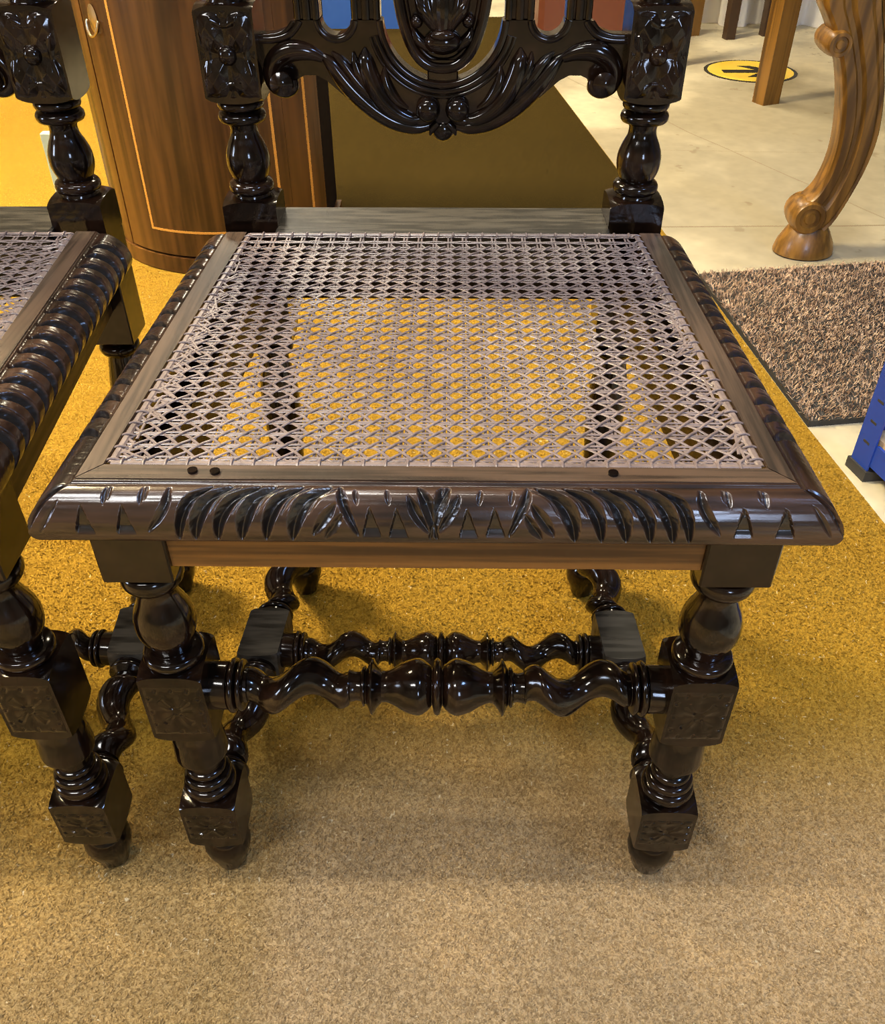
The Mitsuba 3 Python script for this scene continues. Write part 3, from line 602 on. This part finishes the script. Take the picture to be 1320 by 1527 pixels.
    for sx in (-1, 1): out.append(stroke([(sx * .004, .5310), (sx * .0085, .5265), (sx * .0105, .5215)], [.0030, .0030, .0008], yf, .9))
    return cat(out)
br = back_rail_mesh(); ZM = .6600
part('back_rail', br, 'ebony', 35, 'carved lower back rail with scrolls and leaves')
part('back_rail_001', mirror(br, 2, ZM), 'ebony', 35, 'carved upper back rail')
slat_p = Polygon([(-.00975, 0), (.00975, 0), (.00975, .109), (-.00975, .109)])
def slat(w):
    m = [box(-w / 2, w / 2, PY - .007, PY + .010, .6055, 2 * ZM - .6055, .0008)]
    for sx in (-1, 1): m.append(tube(np.array([(sx * (w / 2 - .003), PY - .007, .6057), (sx * (w / 2 - .003), PY - .007, 2 * ZM - .6057)]), .0022, 10, .8))
    m.append(tube(np.array([(0, PY - .007, .6057), (0, PY - .007, 2 * ZM - .6057)]), .0032, 10, .6)); return cat(m)
for i, (x, w) in enumerate(((-.10315, .0195), (-.0583, .0220), (.0583, .0220), (.10315, .0195))):
    part('slat' + (f'_{i:03d}' if i else ''), move(slat(w), t=(x, 0, 0)), 'ebony', 35)
def medallion():
    a = np.linspace(0, 2 * np.pi, 72, endpoint=False); out = []
    cz, ra, rb = ZM - .018, .0345, .0740
    sup = lambda t, k: (ra * k * np.sign(math.cos(t)) * abs(math.cos(t)) ** .8, ZM + (rb * 1.22 - ra * (1 - k)) * np.sign(math.sin(t)) * abs(math.sin(t)) ** .8)
    ra = .0368; out.append(extrude_xz(Polygon([sup(t, 1) for t in a]), PY - .002, PY + .008))
    for k, w, y in ((.96, .0040, -.005), (.82, .0018, -.003)): out.append(tube(np.array([(sup(t, k)[0], PY + y, sup(t, k)[1]) for t in np.r_[a, a[:1]]]), w, 10, .9))
    out.append(ball((0, PY - .001, ZM), .0240, 3, (.95, .42, 2.4)))
    for s in (-1, 1):       # a shell and leaf spray, the same towards the foot and the head
        zz = lambda z: z if s < 0 else 2 * ZM - z
        out.append(ball((0, PY - .006, zz(.5900)), .0125, 3, (1.15, .75, .70))); out.append(ball((0, PY - .0135, zz(.5960)), .0070, 2, (1.4, .6, .55)))
        for sx in (-1, 1):
            out.append(ball((sx * .0195, PY - .008, zz(.6045)), .0046, 2)); out.append(stroke([(sx * .010, zz(.5850)), (sx * .0195, zz(.5920)), (sx * .0225, zz(.6000))], [.0030, .0040, .0012], PY - .005, .9))
            for k, (x1, z1) in enumerate(((.006, .634), (.013, .630), (.020, .622))):
                out.append(stroke([(sx * .002, zz(.5960)), (sx * (.002 + x1 * .6), zz(.612)), (sx * x1, zz(z1))], [.0030, .0052, .0016], PY - .009, 1.0))
        out.append(stroke([(0, zz(.596)), (0, zz(.616)), (0, zz(.640))], [.0034, .0056, .0020], PY - .011, 1.0))
        out.append(box(-.012, .012, PY - .005, PY + .009, min(zz(.556), zz(.578)), max(zz(.556), zz(.578)), .001))
    return cat(out)
part('medallion', medallion(), 'ebony', 35, 'oval carved medallion in the middle of the back')

def chair_at(root, world, label):
    labels[root] = {'label': label, 'category': 'chair', 'group': 'pair of carved cane-seated chairs'}
    for key, d, lab, kind in CHAIR:
        scene[root + '__' + key] = {**d, 'to_world': world}
        if lab or kind: labels[root + '__' + key] = {**({'label': lab} if lab else {}), **({'kind': kind} if kind else {})}
CHAIR = [(k, mikit.ply(m[0], b, smooth=True, color=m[1]) if isinstance(m, tuple) else mikit.ply(m, b, smooth=s), l, kd) for k, m, b, s, l, kd in chair]
chair_at('carved_chair', T(), 'dark carved chair with cane seat standing whole in the middle of the carpet')
chair_at('carved_chair_001', T().translate([-.4745, -.001, 0]).rotate([0, 0, 1], .4), 'dark carved cane chair cut off by the left edge, beside the mahogany cabinet')

# ------------------------------------------------------------------ bow-fronted mahogany cabinet
cc, CR, CBACK, CH = (-.4567, 1.4771), .2514, 1.56, .80
ang = lambda x: -math.acos((x - cc[0]) / CR)
arcp = lambda a, r: (cc[0] + r * math.cos(a), cc[1] + r * math.sin(a))
A0, A1 = ang(-.7030), ang(-.2450)
def arc_slab(a0, a1, r0, r1, z0, z1, n=40):
    aa = np.linspace(a0, a1, n); return slab(Polygon([arcp(a, r1) for a in aa] + [arcp(a, r0) for a in aa[::-1]]), z0, z1)
def full_plan(r, back): 
    aa = np.linspace(A0, A1, 60); a, b = arcp(A0, r), arcp(A1, r); return Polygon([arcp(t, r) for t in aa] + [(b[0], back), (a[0], back)])
add('bow_cabinet__carcass', slab(full_plan(CR - .010, CBACK), .030, CH), 'shaded_gap', 40)
add('bow_cabinet__plinth', slab(full_plan(CR + .004, CBACK - .01), -.0004, .030), 'mahogany', 40)
add('bow_cabinet__top', slab(full_plan(CR + .012, CBACK), CH, CH + .022), 'mahogany', 40)
gap = .0022 / CR; ad, ar = ang(-.634), ang(-.302)
add('bow_cabinet__stile', arc_slab(A0, ad - gap, CR - .012, CR, .030, CH), 'mahogany', 40)
add('bow_cabinet__door', arc_slab(ad + gap, ar, CR - .012, CR, .034, CH - .004, 60), 'mahogany', 40)
add('bow_cabinet__stile_001', arc_slab(ar + gap * .3, A1, CR - .012, CR - .0004, .030, CH), 'mahogany', 40)
sl_, sr_ = ang(-.5725), ang(-.3215); hw = .0026 / CR
strings = [arc_slab(sl_ - hw, sl_ + hw, CR - .003, CR + .0005, .0835, CH - .06, 3), arc_slab(sr_ - hw, sr_ + hw, CR - .003, CR + .0005, .0835, CH - .06, 3), arc_slab(sl_ - hw, sr_ + hw, CR - .003, CR + .0005, .0800, .0845, 40), arc_slab(sl_ - hw, sr_ + hw, CR - .003, CR + .0005, CH - .062, CH - .058, 40)]
add('bow_cabinet__door__stringing', cat(strings), 'inlay', 40, label='pale inlaid stringing line')
s2 = ang(-.2665); add('bow_cabinet__stile_001__stringing', arc_slab(s2 - hw, s2 + hw, CR - .003, CR + .0004, .034, CH - .004, 3), 'inlay', 40, label='pale inlaid stringing line')
ha = ang(-.6065); hp = np.array([*arcp(ha, CR), .437]); hn = np.array([math.cos(ha), math.sin(ha), 0]); ht_ = np.array([-math.sin(ha), math.cos(ha), 0])
plate = move(lathe([(.0005, 0), (.0110, 0), (.0120, .0015), (.006, .003), (.004, .0034), (.0005, .0036)], 24), np.stack([ht_ , np.array([0, 0, 1.0]), hn], 1) @ np.diag([1, 1.9, 1]), hp)
bail = tube(np.array([hp + hn * (.004 + .006 * math.sin(t)) + ht_ * .0150 * math.cos(t) + np.array([0, 0, -.004 - .022 * math.sin(t)]) for t in np.linspace(0, np.pi, 18)]), .0022, 8, 1.0, tuple(hn))
add('bow_cabinet__door__handle', cat([plate, bail] + [ball(hp + ht_ * .0150 * k + hn * .003 - [0, 0, .004], .0028, 2) for k in (-1, 1)]), 'brass', 40, label='brass drop handle')
labels['bow_cabinet'] = {'label': 'bow-fronted mahogany cabinet with pale inlaid lines and a brass drop handle', 'category': 'cabinet'}

# painted board leaning behind the left chair
add('painted_board', box(-.908, -.850, 1.618, 1.640, CZ, .150, .002), 'sage_paint', False, label='small pale sage green painted board on the yellow carpet behind the left chair', cat='board')
# low wooden chest far left
cx0, cx1, cy0 = -2.35, -1.67, 3.42
add('wooden_chest__body', box(cx0, cx1, cy0, cy0 + .29, .05, .62, .006), 'oak', False)
add('wooden_chest__plinth', box(cx0 - .02, cx1 + .02, cy0 - .02, cy0 + .30, CZ + .0004, .05, .004), 'walnut', False)
labels['wooden_chest'] = {'label': 'brown wooden chest with dark plinth at the far left corner, behind the left chair', 'category': 'chest'}

# ------------------------------------------------------------------ things seen through the chair back
def crate(x0, x1, y0, y1, z0, h):
    w = .006; k = 'blue_crate'
    add(k + '__body', cat([box(x0, x1, y0, y0 + w, z0, z0 + h), box(x0, x1, y1 - w, y1, z0, z0 + h), box(x0, x0 + w, y0, y1, z0, z0 + h), box(x1 - w, x1, y0, y1, z0, z0 + h), box(x0, x1, y0, y1, z0, z0 + w)]), 'blue_plastic', False)
    add(k + '__rim', cat([box(x0 - .008, x1 + .008, y0 - .008, y0 + w, z0 + h - .03, z0 + h), box(x0 - .008, x1 + .008, y1 - w, y1 + .008, z0 + h - .03, z0 + h), box(x0 - .008, x0 + w, y0, y1, z0 + h - .03, z0 + h), box(x1 - w, x1 + .008, y0, y1, z0 + h - .03, z0 + h)]), 'blue_plastic', False)
    labels[k] = {'label': 'blue plastic crate seen between the slats left of the oval medallion', 'category': 'crate'}
crate(-.72, -.14, 3.50, 3.73, .0005, .32)
def stool(k, x0, x1, y0, y1, lab):
    add(k + '__seat', box(x0, x1, y0, y1, .04, .42, .02), 'red_leather', False)
    n = 0
    for x in (x0 + .04, x1 - .04):
        for y in (y0 + .04, y1 - .04):
            add(k + '__foot' + (f'_{n:03d}' if n else ''), box(x - .02, x + .02, y - .02, y + .02, FZ, .04), 'walnut', False); n += 1
    labels[k] = {'label': lab, 'category': 'footstool'}
stool("leather_footstool", .30, .66, 3.12, 3.46, 'red-brown leather footstool seen between the slats right of the oval medallion')

# ------------------------------------------------------------------ tables at the right
def tapered_leg(x, y, z0, z1, w0, w1, rot, d=None):
    h = []
    d = d or 1.0
    for z, w in ((z0, w0), (z1, w1)):
        for sx, sy in ((-1, -1), (1, -1), (1, 1), (-1, 1)):
            c, s = math.cos(rot), math.sin(rot); a, b = sx * w / 2, sy * w * d / 2; h.append((x + a * c - b * s, y + a * s + b * c, z))
    return hullbox(h)
def table(k, cx, cy, rot, L, Wd, legw0, legw1, m, lab, h=.74, d=1.0, legs=(0, 1, 2, 3)):
    c, s = math.cos(rot), math.sin(rot); P = lambda u, v: (cx + u * c - v * s, cy + u * s + v * c); n = 0
    for u, v in ((0, 0), (L, 0), (L, Wd), (0, Wd)):
        x, y = P(u, v); add(k + '__leg' + (f'_{n:03d}' if n else ''), tapered_leg(x, y, FZ, h, legw0, legw1, rot, d), m, False); n += 1
    q = [P(-.05, -.05), P(L + .05, -.05), P(L + .05, Wd + .05), P(-.05, Wd + .05)]
    add(k + '__top', slab(Polygon(q), h, h + .025), m, False)
    q = [P(0, 0), P(L, 0), P(L, Wd), P(0, Wd)]; r = Polygon(q); add(k + '__apron', slab(r.buffer(.012).difference(r.buffer(-.012)), h - .1, h), m, False)
    labels[k] = {'label': lab, 'category': 'table'}
table('square_leg_table', .951, 2.478, .42, .95, .50, .060, .066, 'oak', 'light oak table whose plain square leg stands before the yellow floor sticker', d=.85)
dl = [np.array(q) for q in ((1.045, 3.36), (1.200, 3.42))]; dl += [dl[1] + .10 * np.array([.30, .954]), dl[0] + .10 * np.array([.265, .964])]
for n_, (x, y) in enumerate(dl): add('dark_table__leg' + (f'_{n_:03d}' if n_ else ''), tapered_leg(x, y, FZ, .70, .036, .046, .2), 'walnut', False)
add('dark_table__top', slab(Polygon(dl).buffer(.04, join_style='mitre'), .70, .722), 'walnut', False)
labels['dark_table'] = {'label': 'small dark table with thin square legs in front of the white cloth', 'category': 'table'}
table('amber_table', .915, 3.43, .26, -.03, .10, .05, .062, 'oak', 'amber brown wooden stand seen just right of the chair back post', h=.72)

# scroll-legged console
def scroll_leg(x0, y0, sgn=1):
    """leg drawn in its own (u, z) plane: u to the outside; thick across"""
    L_ = [(.690, .100), (.7143, .129), (.7268, .1739), (.7275, .2234), (.7175, .2827), (.7005, .3394), (.6830, .3777), (.6650, .41), (.6519, .43), (.6365, .4559), (.628, .52), (.640, .60), (.665, .66)]
    R_ = [(.742, .040), (.7600, .060), (.7790, .1096), (.7964, .1741), (.8007, .2356), (.7890, .3058), (.7750, .3500), (.7619, .3938), (.7400, .4559), (.728, .52), (.745, .60), (.79, .66)]
    l, r = spline(L_, 6), spline(R_, 6); n = 56
    def res(p): 
        d = np.r_[0, np.cumsum(np.linalg.norm(np.diff(p, axis=0), axis=1))]; t = np.linspace(0, d[-1], n); return np.stack([np.interp(t, d, p[:, k]) for k in (0, 1)], 1)
    l, r = res(l), res(r); rings = []; th = .030
    sec = [(0, -.75), (.08, -1), (.30, -1), (.36, -.80), (.46, -.80), (.54, -1.04), (.78, -1.04), (.86, -.84), (.94, -.9), (1, -.6), (1, .6), (.92, 1), (.5, 1), (.08, 1), (0, .75)]
    for a, b in zip(l, r): rings.append([(x0 + sgn * ((a + (b - a) * s)[0] - .71), y0 + th * w, (a + (b - a) * s)[1]) for s, w in sec])
    out = [loft(rings)]
    def roll(cx, cz, rr, hw):     # scroll end: a drum across the leg with a raised spiral and boss
        pr = [(.0005, -hw), (rr * .30, -hw), (rr * .34, -hw + .004), (rr * .55, -hw + .004), (rr * .60, -hw), (rr * .84, -hw), (rr * .93, -hw + .005), (rr * 1.0, -hw * .5), (rr * 1.03, 0), (rr * 1.0, hw * .5), (rr * .93, hw - .005), (rr * .9, hw), (.0005, hw)]
        return move(lathe(pr, 32), ROTY, (x0 + sgn * (cx - .71), y0, cz))
    out.append(roll(.7080, .0760, .0345, .036)); out.append(roll(.6790, .3890, .0230, .042))
    pad = lathe([(.0005, FZ), (.054, FZ), (.0590, FZ + .003), (.0585, FZ + .010), (.0550, .018), (.0490, .030), (.0430, .042), (.036, .052), (.0005, .056)], 40)
    pad.vertices = pad.vertices * [1.02, .85, 1] + [x0 + sgn * .012, y0, 0]; out.append(pad)
    return cat(out)
KX, KY = .716, 1.358
add('scroll_leg_console__leg', scroll_leg(KX, KY), 'oak', 35, label='curved leg with scroll foot')
for i, (x, y, g) in enumerate(((KX + .95, KY, -1), (KX + .95, KY + .42, -1))): add(f'scroll_leg_console__leg_{i + 1:03d}', scroll_leg(x, y, g), 'oak', 35)
add('scroll_leg_console__apron', box(KX - .07, KX + 1.02, KY - .03, KY + .45, .655, .73, .004), 'oak', False)
add('scroll_leg_console__top', box(KX - .09, KX + 1.04, KY - .05, KY + .47, .73, .755, .006), 'oak', False)
labels['scroll_leg_console'] = {'label': 'oak console table with curved scroll leg standing behind the brown mat', 'category': 'table'}

# white sheet draped to the floor at the back right
def cloth():
    path = spline([(.97, 4.3), (.98, 3.95), (1.00, 3.78), (1.07, 3.62), (1.25, 3.63), (1.5, 3.585), (1.9, 3.62), (2.3, 3.60), (2.32, 4.3)], 30)
    d = np.r_[0, np.cumsum(np.linalg.norm(np.diff(path, axis=0), axis=1))]; t = np.gradient(path, axis=0); t /= np.linalg.norm(t, axis=1, keepdims=True); nn = np.stack([t[:, 1], -t[:, 0]], 1)
    zs = np.linspace(FZ + .001, .72, 24); rows = []
    for z in zs:
        a = (.016 + .012 * (1 - z / .72)); w = np.sin(d * 42 + 1.5 * np.sin(d * 11)) * a + .01 * np.sin(d * 90) * (1 - z / .72); rows.append(np.c_[path + nn * (w[:, None] + .02 * (1 - z / .72)), np.full(len(d), z)])
    outer = np.array(rows); inner = outer.copy(); inner[:, :, :2] -= nn * .003; n, k = len(zs), len(d)
    f = grid_faces(n, k); v = np.vstack([outer.reshape(-1, 3), inner.reshape(-1, 3)]); m = trimesh.Trimesh(v, np.vstack([f, f[:, ::-1] + n * k]), process=False)
    top = slab(Polygon(path), .718, .724); return cat([m, top])
add('white_dust_sheet', cloth(), 'white_cloth', True, label='white cloth sheet hanging to the floor in folds at the back right', cat='cloth')
add('red_tassel', lathe([(.002, .135), (.016, .14), (.018, .2), (.013, .27), (.006, .30), (.003, .72)], 14, (1.150, 3.30)), 'dark_red', 35, label='dark red hanging tassel beside the small dark table leg', cat='tassel')

# ------------------------------------------------------------------ blue shelving unit at the right edge
bx, by = .5705, .6085
ux, uy = np.array([.995, .10]), np.array([.245, -.97]); uy /= np.linalg.norm(uy)   # along the shelf, towards the camera along the end frame
def bl(a0, a1, b0, b1, z0, z1):
    o = np.array([bx, by]); return hullbox([(*(o + ux * a + uy * b), z) for a in (a0, a1) for b in (b0, b1) for z in (z0, z1)])
def bl_post(a, b, sa, sb):
    m = [bl(a, a + sa * .0022, b, b + sb * .036, FZ + .006, 1.5), bl(a, a + sa * .036, b, b + sb * .0022, FZ + .006, 1.5)]
    return cat(m)
ends = [(0, 0, 1, 1), (0, .42, 1, -1), (.80, 0, -1, 1), (.80, .42, -1, -1)]
for i, (a, b, sa, sb) in enumerate(ends):
    k = 'shelving_unit__post' + (f'_{i:03d}' if i else '')
    add(k, bl_post(a, b, sa, sb), 'blue_steel', False)
    add(k + '__foot', bl(a - sa * .003, a + sa * .032, b - sb * .003, b + sb * .039, FZ, FZ + .016), 'black_rubber', False, label='black plastic foot')
    if i == 0:
        n = 0
        for z in np.arange(.045, .30, .032):       # pressed keyhole slots on the face to the camera's left
            add(k + '__slot' + (f'_{n:03d}' if n else ''), bl(-.0006, .0004, .012, .024, z, z + .0035), 'black_rubber', False); n += 1
beams = [bl(.002, .006, .036, .384, .018, .052), bl(.794, .798, .036, .384, .018, .052), bl(.03, .77, .0025, .006, .018, .052), bl(.03, .77, .414, .4175, .018, .052)]
for i, b in enumerate(beams): add('shelving_unit__beam' + (f'_{i:03d}' if i else ''), b, 'blue_steel', False)
add('shelving_unit__shelf', bl(.008, .79, .008, .41, .046, .058), 'chipboard', False, label='chipboard shelf')
labels['shelving_unit'] = {'label': 'blue steel shelving unit with black feet cut off by the right edge', 'category': 'shelving unit'}
